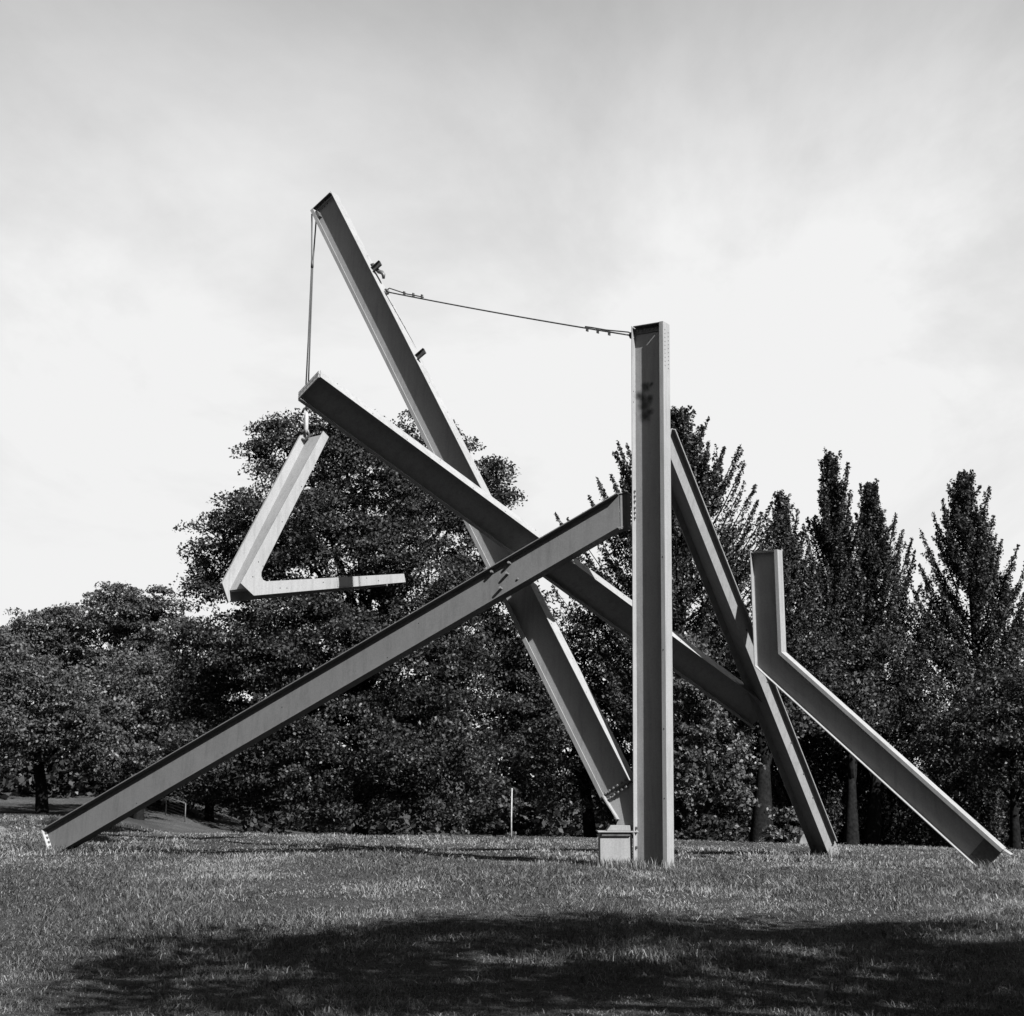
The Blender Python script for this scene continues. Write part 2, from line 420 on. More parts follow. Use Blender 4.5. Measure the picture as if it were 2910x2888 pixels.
# long leaning beam
o, loc, lv, L, D, b = beam('leaning_beam', (2.067, 28.425, 1.492), (-4.614, 33.42, 15.642), (0.7402, -0.4429, 0.5058), (-0.5353, -0.8434, 0.0449), 0.724, 0.304,
    'longest leaning I-beam with the hoist cable at its top', lip1=0.09, tf1=0.02, tf2=0.016)
LB, ll, la = o, loc, lv
bplate(o, loc, (0.02, 0.085, L - 0.012), (0.30, 0.065, 0.010), 'bare', 'end_angle')
for k in range(6): bolt(o, loc(-0.22 + k * 0.09, 0.07, L - 0.024), lv(0, 0, -1), 0.015, 0.03)
for k in range(4): bolt(o, loc(-0.20 + k * 0.09, 0.0095, L - 0.10), lv(0, 1, 0), 0.018, 0.03)
# hoist bracket inside the top of the left flange
bplate(o, loc, (-0.25, 0.10, L - 0.26), (0.055, 0.05, 0.09), 'bare', 'hoist_bracket')
bolt(o, loc(-0.33, 0.10, L - 0.20), lv(1, 0, 0), 0.03, 0.06)
bolt(o, loc(-0.33, 0.10, L - 0.32), lv(1, 0, 0), 0.03, 0.06)
# short channel stubs left on the right flange
def stub(s, q, ln):
    sh = extrude('channel_stub', [(-0.07, 0), (0.07, 0), (0.07, 0.06), (0.055, 0.06), (0.055, 0.014), (-0.055, 0.014), (-0.055, 0.06), (-0.07, 0.06)],
        A(0, 0, 0), A(0, 0, ln), (A(1, 0, 0), A(0, 1, 0)), 'bare', o, 0.002)
    ax = A(*lv(1, 0, 0)); u2 = A(*lv(0, 0, 1)); v2 = np.cross(ax, u2)
    mm = Matrix(((u2[0], v2[0], ax[0], 0), (u2[1], v2[1], ax[1], 0), (u2[2], v2[2], ax[2], 0), (0, 0, 0, 1)))
    sh.matrix_basis = Matrix.Translation(loc(D / 2, q, s)) @ mm
    return sh
stub(13.76, 0.04, 0.27); stub(10.96, 0.06, 0.26)
hk = [loc(D / 2 + x, 0.0, z_ + 0.1) for x, z_ in ((0.0, 13.86), (0.05, 13.83), (0.07, 13.76), (0.08, 13.66), (0.10, 13.55), (0.16, 13.47), (0.17, 13.38), (0.13, 13.30))]
tube('hook', hk, [0.03, 0.04, 0.045, 0.05, 0.05, 0.05, 0.045, 0.035], 'bare', o)
for k in range(16):
    s = 2.0 + k * 0.82; bolt(o, loc(D / 2 + 0.0006, 0.09 - 0.16 * (k % 2), s), lv(1, 0, 0), 0.012, 0.003, 'hole', 'bolt_hole')
# bolted splice and tapering shoe at the foot
bplate(o, loc, (0.0, 0.03, 0.01), (0.33, 0.02, 0.020), 'bare', 'splice_plate')
for k in range(6): bolt(o, loc(-0.25 + k * 0.10, 0.05, 0.075), lv(0, 1, 0), 0.026, 0.045)
for k in range(5): bolt(o, loc(-0.20 + k * 0.10, 0.05, -0.045), lv(0, 1, 0), 0.026, 0.045)
sw = [A(1.70, 28.61, 1.40), A(2.307, 28.312, 1.653), A(2.356, 28.274, 1.534), A(2.34, 28.214, 0.841), A(2.009, 28.391, 0.836), A(2.044, 28.382, 0.935)]
nn = unit(A(-0.4715, -0.8775, 0.0871))
k6 = len(sw)
shoe = mesh('shoe_web', [p + nn * 0.010 for p in sw] + [p - nn * 0.010 for p in sw], [list(range(k6)), list(range(k6, 2 * k6))[::-1]] + [[i, (i + 1) % k6, k6 + (i + 1) % k6, k6 + i] for i in range(k6)], 'paint'); part(shoe)
f0, f1 = A(1.80, 28.555, 1.37), A(2.06, 28.372, 0.93)
ffn = [f0 + nn * 0.14, f0 - nn * 0.14, f1 - nn * 0.14, f1 + nn * 0.14]; up_ = unit(np.cross(f1 - f0, nn)) * 0.022
fl_ = mesh('shoe_flange', ffn + [p - up_ for p in ffn], [[0, 1, 2, 3], [7, 6, 5, 4], [0, 4, 5, 1], [1, 5, 6, 2], [2, 6, 7, 3], [3, 7, 4, 0]], 'paint'); part(fl_)

# dark cross beam reaching out over the hanging piece
o, loc, lv, L, D, b = beam('cross_beam', (-3.775, 25.964, 8.905), (5.64, 32.767, 3.111), (0.6817, -0.4573, 0.5711), (0.0952, -0.7185, -0.689), 0.658, 0.27,
    'dark-sided I-beam slanting down across the middle to the right', lip1=0.06, tf1=0.018, tf2=0.018)
CB, cbl = o, loc
for q in (-1, 1):
    pl = bplate(o, loc, (0.0, q * 0.072, -0.012), (0.30, 0.058, 0.012), 'paint', 'end_angle')
    for k in range(6): bolt(o, loc(-0.24 + k * 0.095, q * 0.072, -0.0242), lv(0, 0, -1), 0.014, 0.003, 'hole', 'bolt_hole')
for k in range(14):
    bolt(o, loc(D / 2 + 0.0006, 0.08 if k % 3 else -0.07, 0.4 + k * 0.86), lv(1, 0, 0), 0.013, 0.003, 'hole', 'bolt_hole')

# back leg behind the column
o, loc, lv, L, D, b = beam('back_leg', (7.36, 34.634, -0.05), (2.95, 28.464, 8.65), (0.5563, -0.7833, -0.2774), (-0.7362, -0.3099, -0.6016), 0.626, 0.311,
    'leg behind the column with one bright flange, running down to the right')
BL, bll, bla = o, loc, lv
# rolled edge strip along the right rim of the bright flange
box('rim_strip', A(*loc(D / 2 + 0.045, -b / 2 + 0.012, L / 2 + 0.25)), [A(1, 0, 0), A(0, 1, 0), A(0, 0, 1)], (0.045, 0.012, L / 2 - 0.26), 'paint', o, 0.003)
for r_ in (-0.09, -0.02):
    for k in range(4): bolt(o, loc(D / 2 + 0.0006, r_, 0.15 + k * 0.1), lv(1, 0, 0), 0.016, 0.003, 'hole', 'bolt_hole')
for s in (1.9, 2.6, 3.5, 5.2, 6.6): bolt(o, loc(D / 2 + 0.0006, -0.03, s), lv(1, 0, 0), 0.02, 0.01, 'bare')

# bent beam on the right: upright head and sloping foot in one web plane
Pt, Pb, Pf = A(5.374, 30.149, 6.455), A(5.411, 30.281, 4.181), A(9.174, 28.217, 0.18)
fn = unit(A(-0.526, -0.848, -0.058))
e1 = unit(Pt - Pb); e1 = unit(e1 - fn * (e1 @ fn)); ex = unit(np.cross(e1, fn)); ex = ex if ex[0] > 0 else -ex
def to2(P): d = P - Pb; return np.array([d @ ex, d @ e1])
t2, b2, f2 = to2(Pt), np.zeros(2), to2(Pf)
d1, d2 = (b2 - t2) / np.linalg.norm(b2 - t2), (f2 - b2) / np.linalg.norm(f2 - b2)
n1_, n2_ = np.array([-d1[1], d1[0]]), np.array([-d2[1], d2[0]])           # point to the right / upper side
mit = (n1_ + n2_); mit = mit / (mit @ n1_)
def path(off): return [t2 + n1_ * off, b2 + mit * off, f2 + n2_ * off]
BDp, BB = 0.619, 0.281
prof = i_profile(BDp, BB, lip2=0.08, tf1=0.018, tf2=0.02)
V, Fc = [], []; k = len(prof)
rings = [[path(p)[j] for p, q in prof] for j in range(3)]
for j in range(3):
    for (p, q), uv in zip(prof, rings[j]): V.append(ex * uv[0] + e1 * uv[1] + fn * q)
for j in range(2):
    for i in range(k): Fc.append([j * k + i, j * k + (i + 1) % k, (j + 1) * k + (i + 1) % k, (j + 1) * k + i])
Fc += [list(range(k))[::-1], list(range(2 * k, 3 * k))]
bent = mesh('bent_beam', V, Fc, 'paint', bevel=0.004)
bent.matrix_basis = Matrix.Translation(Pb); part(bent)
bent['label'] = 'bent I-beam at the right with an upright head and sloping foot'
box('cap_plate', (ex * t2[0] + e1 * (t2[1] - 0.012) + fn * 0.075), [ex, fn, e1], (0.27, 0.06, 0.010), 'bare', bent)
# folded end piece and step at the foot
fp = ex * f2[0] + e1 * f2[1]; D2 = ex * d2[0] + e1 * d2[1]; N2 = ex * n2_[0] + e1 * n2_[1]
box('foot_plate', fp - D2 * 0.20 - N2 * 0.03 + fn * 0.02, [D2, N2, fn], (0.19, 0.25, 0.010), 'bare', bent)
box('foot_toe', fp + D2 * 0.05 + N2 * 0.285 - fn * 0.03, [unit(D2 + N2 * 0.15), N2, fn], (0.11, 0.012, 0.09), 'paint', bent)
for kk in range(5): bolt(bent, Vector(fp - D2 * (0.35 - 0.07 * kk) - N2 * 0.22 + fn * 0.03), Vector(fn), 0.014, 0.02)

# tie cable from the leaning beam to the head of the column
c0, c1 = A(-2.954, 32.257, 12.908) + unit(A(0.7808, -0.3665, 0.506)) * 0.03 + unit(A(-0.4776, -0.8722, 0.1054)) * 0.05, A(2.455, 28.02, 10.52)
dd = c1 - c0; cd = unit(dd); LL = np.linalg.norm(dd)
def sag(t): return c0 + dd * t + A(0, 0, -0.03 * 4 * t * (1 - t))
tie = tube('tie_cable', [sag(t) for t in np.linspace(0, 1, 15)], 0.016, 'cable'); part(tie)
tie['label'] = 'taut wire tie cable with clips'
for (t0, sgn_) in ((0.0, 1), (1.0, -1)):
    p0 = c0 if sgn_ > 0 else c1; dr = cd * sgn_
    loop = [p0 + dr * s + A(0, 0, h * (1 if sgn_ > 0 else 0.6)) for s, h in ((0.0, 0.02), (0.12, 0.10), (0.35, 0.075), (0.7, 0.035), (1.0, 0.035), (1.25, 0.025))]
    lo = tube('cable_loop', loop, 0.014, 'cable', tie)
    for s in (0.62, 0.92, 1.2):
        box('wire_clip', p0 + dr * s + A(0, 0, 0.035 * sgn_), [dr, A(0, 0, 1), np.cross(dr, A(0, 0, 1))], (0.022, 0.05, 0.02), 'bare', tie)
    sh_ = tube('shackle', [p0 - dr * 0.02 + A(0, 0, 0.05), p0 + dr * 0.07 + A(0, 0, 0.04), p0 + dr * 0.1, p0 + dr * 0.07 - A(0, 0, 0.045), p0 - dr * 0.02 - A(0, 0, 0.05)], 0.026, 'bare', tie)

# ------------------------------------------------------------------ hanging V piece
phi = R(40); vn = A(math.cos(phi), -math.sin(phi), 0); vu = A(math.sin(phi), math.cos(phi), 0); vz = A(0, 0, 1)
VO = A(-4.518, 33.112, 9.669); VD = 0.65
HV = empty('hanging_beam', tuple(VO)); tag(HV, 'V-shaped bent I-beam hanging by a cable under the dark cross beam', 'hanging beam')
Vp = [(0.09, 0.144), (0.267, 0.037), (-1.60, -3.30), (-1.655, -3.42), (-1.655, -3.51), (-1.60, -3.585), (-1.50, -3.61), (2.879, -2.95), (2.945, -3.155), (-1.851, -3.966), (-2.228, -3.732)]
def vflange(name, d0, d1, poly):
    kk = len(poly); vs = [vu * u + vz * z + vn * d0 for u, z in poly] + [vu * u + vz * z + vn * d1 for u, z in poly]
    return mesh(name, vs, [list(range(kk)), list(range(kk, 2 * kk))[::-1]] + [[i, (i + 1) % kk, kk + (i + 1) % kk, kk + i] for i in range(kk)], 'paint', HV, bevel=0.003)
FT = 0.035; RT = 0.06
vflange('front_flange', -FT, 0.0, Vp)
vflange('rear_flange', -VD, -VD + RT, [(-0.03, 0.21), (0.20, 0.08)] + Vp[2:7] + [(2.88, -2.98), (2.90, -3.20), (-2.07, -4.09), (-2.27, -3.68)])
def vweb(name, p0, p1, p2, p3):  # strip between the flanges, following the leg centre line
    poly = [p0, p1, p2, p3]
    return vflange(name, -VD + RT + 0.001, -FT - 0.001, poly)
vweb('upper_web', (0.125, 0.08), (0.145, 0.07), (-2.03, -3.83), (-2.06, -3.82))
vweb('lower_web', (-2.05, -3.835), (2.86, -3.10), (2.86, -3.12), (-2.03, -3.86))
for u, z in ((-0.55, -1.3), (-0.42, -1.52), (-1.1, -2.2), (-1.0, -2.45), (-1.25, -2.72), (-1.75, -3.2), (-1.62, -3.28), (-1.9, -3.55), (-1.1, -3.72), (-0.9, -3.70), (0.2, -3.45), (1.6, -3.2), (2.0, -3.22)):
    bolt(HV, Vector(vu * u + vz * z + vn * 0.0006), Vector(vn), 0.014, 0.003, 'hole', 'bolt_hole')
sp_ = vflange('splice_plate', 0.0, 0.010, [(0.62, -3.31), (1.02, -3.25), (1.05, -3.44), (0.65, -3.51)])
# cable: a long doubled rope, turnbuckle and shackle
top = A(-4.86, 33.47, 15.37) - VO; att = A(-4.915, 33.45, 9.70) - VO
tb_t = att + A(0, 0, 1.05); tb_b = att + A(0, 0, 0.12)
s1 = unit(A(1, 0.3, 0))
cb_ = tube('hoist_cable', [top + s1 * 0.06 + A(0, 0, 0.05), top * 0.72 + tb_t * 0.28 + s1 * 0.012, top * 0.3 + tb_t * 0.7 + s1 * 0.02, tb_t + s1 * 0.025], 0.018, 'cable', HV)
tube('cable_strand', [top - s1 * 0.06, top * 0.72 + tb_t * 0.28 - s1 * 0.012, top * 0.3 + tb_t * 0.7 - s1 * 0.02, tb_t - s1 * 0.035], 0.018, 'cable', cb_)
tube('cable_ferrule', [top * 0.74 + tb_t * 0.26, top * 0.70 + tb_t * 0.30], 0.035, 'cable', cb_)
tube('turnbuckle', [tb_t - A(0, 0, 0.42), tb_t - A(0, 0, 0.50), tb_b + A(0, 0, 0.1), tb_b], [0.03, 0.055, 0.055, 0.03], 'galv', cb_)
tube('shackle', [tb_t + A(-0.10, 0, -0.42), tb_t + A(-0.06, 0, -0.32), tb_t + A(0, 0, -0.28), tb_t + A(0.06, 0, -0.32), tb_t + A(0.10, 0, -0.42)], 0.028, 'bare', cb_)
tube('shackle', [tb_b + A(-0.11, 0.0, -0.02), tb_b + A(-0.06, 0, 0.07), tb_b + A(0.05, 0, 0.07), tb_b + A(0.08, 0, -0.05), tb_b + A(0, 0, -0.16), tb_b + A(-0.1, 0, -0.14)], 0.035, 'bare', cb_)
tube('clevis', [tb_t, tb_t - A(0, 0, 0.36)], [0.03, 0.03], 'bare', cb_)

# ------------------------------------------------------------------ leaves
def leaf_mesh(name, C, S, mat, parent, tone, up_bias=0.35, aspect=0.6):
    n = len(C)
    nrm = rng.normal(size=(n, 3)); nrm[:, 2] += up_bias * 2; nrm /= np.linalg.norm(nrm, axis=1)[:, None]
    a = rng.normal(size=(n, 3)); a -= nrm * (a * nrm).sum(1)[:, None]; a /= np.linalg.norm(a, axis=1)[:, None]
    b_ = np.cross(nrm, a)
    S = S[:, None]
    V = np.empty((n, 4, 3)); V[:, 0] = C - a * S; V[:, 1] = C + b_ * S * aspect + nrm * S * 0.12; V[:, 2] = C + a * S; V[:, 3] = C - b_ * S * aspect + nrm * S * 0.12
    me = bpy.data.meshes.new(name)
    me.vertices.add(4 * n); me.vertices.foreach_set('co', V.astype(np.float32).ravel())
    me.loops.add(4 * n); me.loops.foreach_set('vertex_index', np.arange(4 * n, dtype=np.int32))
    me.polygons.add(n); me.polygons.foreach_set('loop_start', np.arange(0, 4 * n, 4, dtype=np.int32))
    at = me.attributes.new('tone', 'FLOAT', 'FACE'); at.data.foreach_set('value', np.clip(tone, 0, 1).astype(np.float32))
    me.materials.append(M[mat]); me.update(calc_edges=True)
    return link(name, me, parent)

def join_tubes(name, tubes, mat, parent):
    V, F_ = [], []
    for pts, rads, seg in tubes:
        v, f = tube_data(pts, rads, seg); o_ = len(V); V += v; F_ += [[i + o_ for i in q] for q in f]
    return mesh(name, V, F_, mat, parent, smooth=True)

def bend(p, q, k=4, j=0.15):
    p, q = np.asarray(p, float), np.asarray(q, float); L_ = np.linalg.norm(q - p); out = []
    for i in range(k + 1):
        t = i / k; out.append(p + (q - p) * t + rng.normal(size=3) * j * L_ * 0.25 * math.sin(math.pi * t) + A(0, 0, 0.08 * L_ * math.sin(math.pi * t)))
    return out

def broad_tree(name, label, group, base, lobes, leaf, density, mat='leaf', trunk_r=0.35, cat='tree', trunks=None, depth_k=1.0, cl_r=0.72, per=78, lean=0.0):
    """lobes: (x, y, z, radius across, radius up); leaves sit in flattened sprays spread through each lobe"""
    bx, by = base[0], base[1]; bz = float(ground(bx, by)) - 0.05 if len(base) < 3 else base[2]
    root = empty(name, (bx, by, bz)); tag(root, label, cat, group)
    B0 = A(bx, by, bz)
    lob = [(A(l[0], l[1], l[2]) - B0, l[3], l[4]) for l in lobes]
    C, S, T = [], [], []; tubes = []
    top = max(l[0][2] for l in lob)
    cx = np.mean([l[0][0] for l in lob]); cy = np.mean([l[0][1] for l in lob])
    if trunk_r > 0:
        stem = [A(0, 0, -0.3), A(0.02, 0, 0.15), A(lean * 0.3, 0, 1.2), A(cx * 0.35 + lean, cy * 0.35, top * 0.45), A(cx * 0.8, cy * 0.8, top * 0.92)]
        tubes.append((stem, [trunk_r * 1.5, trunk_r * 1.1, trunk_r, trunk_r * 0.6, trunk_r * 0.12], 9))
    for c, ru, rz in lob:
        vol = ru * ru * depth_k * rz
        ncl = max(6, int(density * vol ** 0.72))
        d = rng.normal(size=(ncl, 3)); d /= np.linalg.norm(d, axis=1)[:, None]
        r = 0.45 + 0.55 * rng.random(ncl) ** 0.6
        r *= 1 + 0.16 * np.sin(3.1 * d[:, 0] + 5 * d[:, 2] + c[0]) 
        cen = c + d * r[:, None] * np.array([ru, ru * depth_k, rz])
        if trunk_r > 0:
            h = np.clip(c[2] * 0.55, 0.5, None); s0 = A(cx * 0.35, cy * 0.35, min(h, top * 0.8))
            tubes.append((bend(s0, c, 4), [trunk_r * 0.42, trunk_r * 0.36, trunk_r * 0.28, trunk_r * 0.2, trunk_r * 0.1], 6))
            for i in range(min(ncl, 9)): tubes.append((bend(c, cen[i], 3), [trunk_r * 0.13, trunk_r * 0.1, trunk_r * 0.07, trunk_r * 0.03], 4))
        m_ = rng.poisson(per, ncl) + 6
        idx = np.repeat(np.arange(ncl), m_); n = len(idx)
        rad = cl_r * (0.6 + 0.8 * rng.random(ncl))
        off = rng.normal(size=(n, 3)); off *= (rng.random(n) ** 0.45 / np.linalg.norm(off, axis=1))[:, None]; off = off * np.array([1, 1, 0.38])
        droop = -0.25 * (off[:, 0] ** 2 + off[:, 1] ** 2)
        off[:, 2] += droop
        p = cen[idx] + off * rad[idx][:, None]
        ct = rng.random(ncl) * 0.5
        C.append(p); S.append(leaf * (0.55 + 0.75 * rng.random(n))); T.append(ct[idx] + 0.5 * rng.random(n))
    C = np.concatenate(C); S = np.concatenate(S); T = np.concatenate(T)
    keep = C[:, 2] > 0.15; C, S, T = C[keep], S[keep], T[keep]
    if tubes:
        join_tubes('trunk', tubes, 'bark', root)
    leaf_mesh('crown', C, S, mat, root, T)
    return root

def shoot_tree(name, label, group, base, H, widths, leaf, nshoot, mat='needle', trunk_r=0.28, up=0.7, asym=0.0, first=0.06, shoot_len=2.4, dens=70, fork=3, tips=()):
    """a tree of long upswept leafy shoots; widths = [(height fraction, half width)]"""
    bx, by = base; bz = float(ground(bx, by)) - 0.05
    root = empty(name, (bx, by, bz)); tag(root, label, 'tree', group)
    hs = np.array([w[0] for w in widths]); ws = np.array([w[1] for w in widths])
    tubes = [([A(0, 0, -0.3), A(0, 0, 0.2), A(0.05, 0, H * 0.4), A(-0.05, 0, H * 0.75), A(0, 0, H * 0.97)], [trunk_r * 1.4, trunk_r * 1.1, trunk_r * 0.8, trunk_r * 0.4, 0.03], 8)]
    C, S, T = [], [], []
    def leafy(p0, p1, curve, r0, n, tone):
        t = rng.random(n) ** 0.7
        mid = p0 + (p1 - p0) * t[:, None] + np.outer(np.sin(math.pi * t), A(0, 0, -curve))
        rr = (r0 * (1 - 0.78 * t))[:, None]
        C.append(mid + rng.normal(size=(n, 3)) * rr * 0.55); S.append(leaf * (0.5 + 0.8 * rng.random(n))); T.append(tone + 0.5 * rng.random(n))
    for i in range(nshoot):
        f = first + (1 - first) * (i / nshoot) ** 0.85
        f = min(0.985, f + rng.normal() * 0.015); wmax = np.interp(f, hs, ws)
        az = rng.random() * 2 * math.pi; k = (0.25 + 0.58 * rng.random() ** 0.5)
        rad = wmax * k
        if math.cos(az) > 0: rad *= 1 + asym
        else: rad *= 1 - asym
        z0 = f * H; drop = rad * up
        tip = A(math.cos(az) * rad, math.sin(az) * rad, min(z0 + rng.normal() * 0.15, H))
        org = A(tip[0] * 0.08, tip[1] * 0.08, max(0.6, z0 - drop - 0.4))
        L_ = np.linalg.norm(tip - org); tone = rng.random() * 0.5
        tubes.append(([org, org + (tip - org) * 0.5 - A(0, 0, 0.1 * L_), tip], [0.05, 0.03, 0.01], 4))
        leafy(org, tip, 0.1 * L_, 0.22 + 0.08 * L_, int(dens * (0.6 + L_)), tone)
        for q in range(fork):       # side shoots turning upwards, standing clear at the outline
            t = 0.35 + 0.6 * rng.random(); s = org + (tip - org) * t - A(0, 0, 0.1 * L_ * math.sin(math.pi * t))
            ln = shoot_len * (0.35 + 0.65 * rng.random()) * (0.5 + 0.5 * min(1, wmax / 2.0))
            d = unit(unit(tip - org) * 0.7 + A(0, 0, 0.75) + rng.normal(size=3) * 0.33)
            e = s + d * ln
            if e[2] > H: e[2] = H - 0.2 * rng.random()
            leafy(s, e, 0.05 * ln, 0.22, int(dens * 0.7 * (0.4 + ln)), tone)
    extra = [(sg * np.interp(1 - f / 100, hs, ws) * (1.0 + 0.28 * rng.random()), -H * f / 100) for f in range(16, 52, 4) for sg in (-1, 1)]
    for dx, dz in list(tips) + extra:             # leaders and long side shoots that stand out against the sky
        tip = A(dx, rng.normal() * 0.4, H + dz); L_ = 2.7 + 0.4 * abs(dx); org = A(dx * 0.42, 0, H + dz - L_ * 0.85)
        tubes.append(([org, (org + tip) / 2 - A(0, 0, 0.1), tip], [0.05, 0.03, 0.01], 4))
        leafy(org, tip, 0.12 * L_ * min(1, abs(dx)), 0.29, int(dens * 1.6 * L_), rng.random() * 0.5)
        for q in range(2):
            t = 0.3 + 0.45 * rng.random(); s_ = org + (tip - org) * t; e = s_ + unit((tip - org) + rng.normal(size=3) * 0.7 + A(0, 0, 0.5)) * (0.5 + 0.5 * rng.random())
            leafy(s_, e, 0, 0.2, int(dens * 0.6), 0.2)
    join_tubes('trunk', tubes, 'bark', root)
    leaf_mesh('crown', np.concatenate(C), np.concatenate(S), mat, root, np.concatenate(T), up_bias=0.2, aspect=0.55)
    return root

WOOD = 'trees along the far edge of the lawn'
# broad tree behind the hanging piece
broad_tree('linden_tree', 'tall broad leafy tree behind the hanging V-shaped beam', WOOD, (-6.2, 60.5),
    [(-6.85, 60.0, 16.23, 2.24, 1.42), (-9.84, 60.0, 15.76, 1.64, 1.49), (-5.95, 59.0, 13.87, 2.78, 2.49), (-3.98, 60.0, 15.3, 1.64, 2.09), (-1.72, 60.0, 13.77, 1.71, 2.24), (-0.68, 61.0, 14.59, 0.68, 1.21),
     (-12.16, 60.0, 11.65, 1.64, 1.56), (-12.55, 59.0, 9.72, 0.88, 0.95), (-10.02, 59.0, 12.37, 2.2, 2.34), (-7.23, 58.0, 10.74, 3.17, 2.74), (-3.65, 58.0, 10.45, 2.88, 2.74), (-1.26, 60.0, 10.45, 1.42, 2.09),
     (-10.57, 59.0, 7.11, 2.78, 2.05), (-7.71, 57.0, 6.78, 3.4, 2.55), (-4.23, 57.0, 6.37, 3.4, 2.69), (-12.28, 60.0, 5.02, 1.94, 2.09), (-6.13, 56.0, 3.06, 3.89, 2.64), (-10.1, 58.0, 2.56, 3.17, 2.3),
     (-2.81, 57.0, 2.54, 2.69, 2.69), (-13.1, 60.0, 7.35, 1.04, 1.19), (0.2, 61.0, 8.3, 1.7, 2.4), (0.3, 61.5, 4.6, 2.0, 2.6), (-2.0, 61.5, 7.0, 2.2, 2.6)], 0.074, 22, trunk_r=0.34, per=105)
# wood on the left slope
broad_tree('slope_tree', 'pale-leaved tree with a bare trunk at the far left by the fence', WOOD, (-25.53, 80.0),
    [(-25.86, 80.0, 6.17, 3.58, 2.78), (-27.89, 80.0, 7.52, 2.38, 2.38), (-22.89, 78.0, 4.93, 2.32, 2.32), (-26.42, 78.0, 4.19, 2.32, 1.74)], 0.10, 13, mat='leaf_mid', trunk_r=0.33, lean=-0.2)
broad_tree('round_tree', 'rounded leafy tree beside the trunked tree on the left slope', WOOD, (-21.3, 84.0),
    [(-21.7, 84.0, 7.2, 2.92, 2.29), (-20.34, 84.0, 4.18, 2.29, 2.5), (-22.38, 82.0, 3.34, 2.24, 1.63)], 0.10, 13, mat='leaf_mid', trunk_r=0.3)
broad_tree('dome_tree', 'tall dome-topped tree standing out against the sky at the left', WOOD, (-26.3, 102.0),
    [(-27.86, 102.0, 13.75, 2.7, 2.0), (-25.31, 102.0, 12.9, 2.4, 2.6), (-26.19, 102.0, 10.13, 2.79, 2.53), (-26.2, 101, 6.5, 3.2, 2.6), (-24.5, 101.5, 8.5, 2.4, 2.4), (-29.2, 102.5, 11.2, 2.4, 2.2), (-24.6, 103, 10.6, 2.0, 2.2)], 0.11, 13, mat='leaf_mid', trunk_r=0.35)
broad_tree('ridge_tree', 'leafy tree at the left picture edge, highest on the ridge', WOOD, (-33.9, 105.0),
    [(-33.9, 105.0, 12.7, 3.13, 1.9), (-36.9, 105.0, 11.3, 2.35, 1.9), (-31.0, 105.0, 13.5, 2.4, 1.7), (-33.88, 105.0, 10.64, 3.65, 2.35), (-31, 104, 8.2, 3.2, 2.4), (-37, 104, 9, 3.2, 2.6)], 0.11, 13, mat='leaf_mid', trunk_r=0.35)
broad_tree('gap_tree', 'low dark tree filling the gap left of the broad tree', WOOD, (-18.9, 92.0),
    [(-20.3, 92.0, 8.6, 1.2, 1.1), (-19.48, 92.0, 5.9, 2.28, 2.7), (-18.02, 92.0, 3.12, 2.97, 2.97), (-20.8, 91, 3.0, 2.6, 2.4), (-16, 90, 4.2, 2.4, 2.6)], 0.10, 13, trunk_r=0.28)
# trees behind the column and to the right
shoot_tree('ginkgo_tree', 'tall spiky tree with long upswept shoots behind the upright column', WOOD, (7.2, 62.5), 19.9,
    [(0.0, 4.4), (0.3, 5.6), (0.5, 5.8), (0.63, 5.3), (0.76, 4.2), (0.84, 2.8), (0.91, 1.7), (1.0, 0.2)], 0.08, 340, trunk_r=0.4, up=0.75, shoot_len=1.8, dens=58,
    tips=[(1.26, -0.95), (1.68, -1.29), (2.32, -1.68), (3.03, -1.58), (3.09, -2.51), (3.59, -3.43), (4.27, -4.26), (4.76, -4.38), (5.01, -4.49), (-2.54, -1.73), (-2.11, -1.65), (-2.64, -2.06), (-2.39, -2.51), (-2.87, -3.12), (-4.76, -4.99), (-4.06, -4.68), (-0.03, 0.00), (0.37, -0.59), (-0.39, -0.55), (-1.01, -0.94), (5.46, -5.62)])
shoot_tree('conifer_tree', 'smaller pointed tree between the spiky tree and the forked columnar tree', WOOD, (12.35, 64.5), 16.7,
    [(0.0, 2.6), (0.4, 2.7), (0.55, 2.3), (0.7, 1.6), (0.82, 0.9), (0.92, 0.4), (1.0, 0.1)], 0.072, 170, up=1.2, shoot_len=1.5, dens=60,
    tips=[(-0.1, -0.1), (0.25, -0.2), (0.6, -0.9), (-0.5, -0.8), (0.85, -1.6), (-0.85, -1.7), (1.15, -2.4), (-1.2, -2.5), (1.5, -3.3)])
shoot_tree('poplar_tree', 'narrow columnar tree with forked tips above the bent beam', WOOD, (14.9, 66.0), 18.9,
    [(0.0, 3.0), (0.4, 3.1), (0.55, 2.6), (0.66, 1.9), (0.76, 1.35), (0.85, 0.95), (0.93, 0.5), (1.0, 0.1)], 0.072, 210, up=1.8, shoot_len=1.4, dens=66,
    tips=[(-0.38, -0.25), (-0.07, 0.00), (0.32, -0.08), (0.60, -0.66), (0.83, -1.25), (0.90, -1.79), (-0.66, -1.91), (-0.83, -2.99), (0.86, -2.66), (1.03, -3.32)])
shoot_tree('poplar_tree', 'slimmer pointed tree just right of the forked columnar tree', WOOD, (16.8, 66.5), 17.6,
    [(0.0, 3.0), (0.35, 3.2), (0.55, 2.9), (0.67, 2.2), (0.78, 1.35), (0.85, 0.85), (0.92, 0.45), (1.0, 0.12)], 0.072, 210, up=1.2, asym=0.15, shoot_len=1.5, dens=66,
    tips=[(-0.08, 0.00), (0.13, -0.03), (-0.40, -0.08), (0.41, -0.83), (0.50, -1.41), (-0.50, -1.33), (1.21, -1.49), (1.63, -2.16), (1.88, -2.66), (2.21, -3.07), (-0.63, -2.08)])
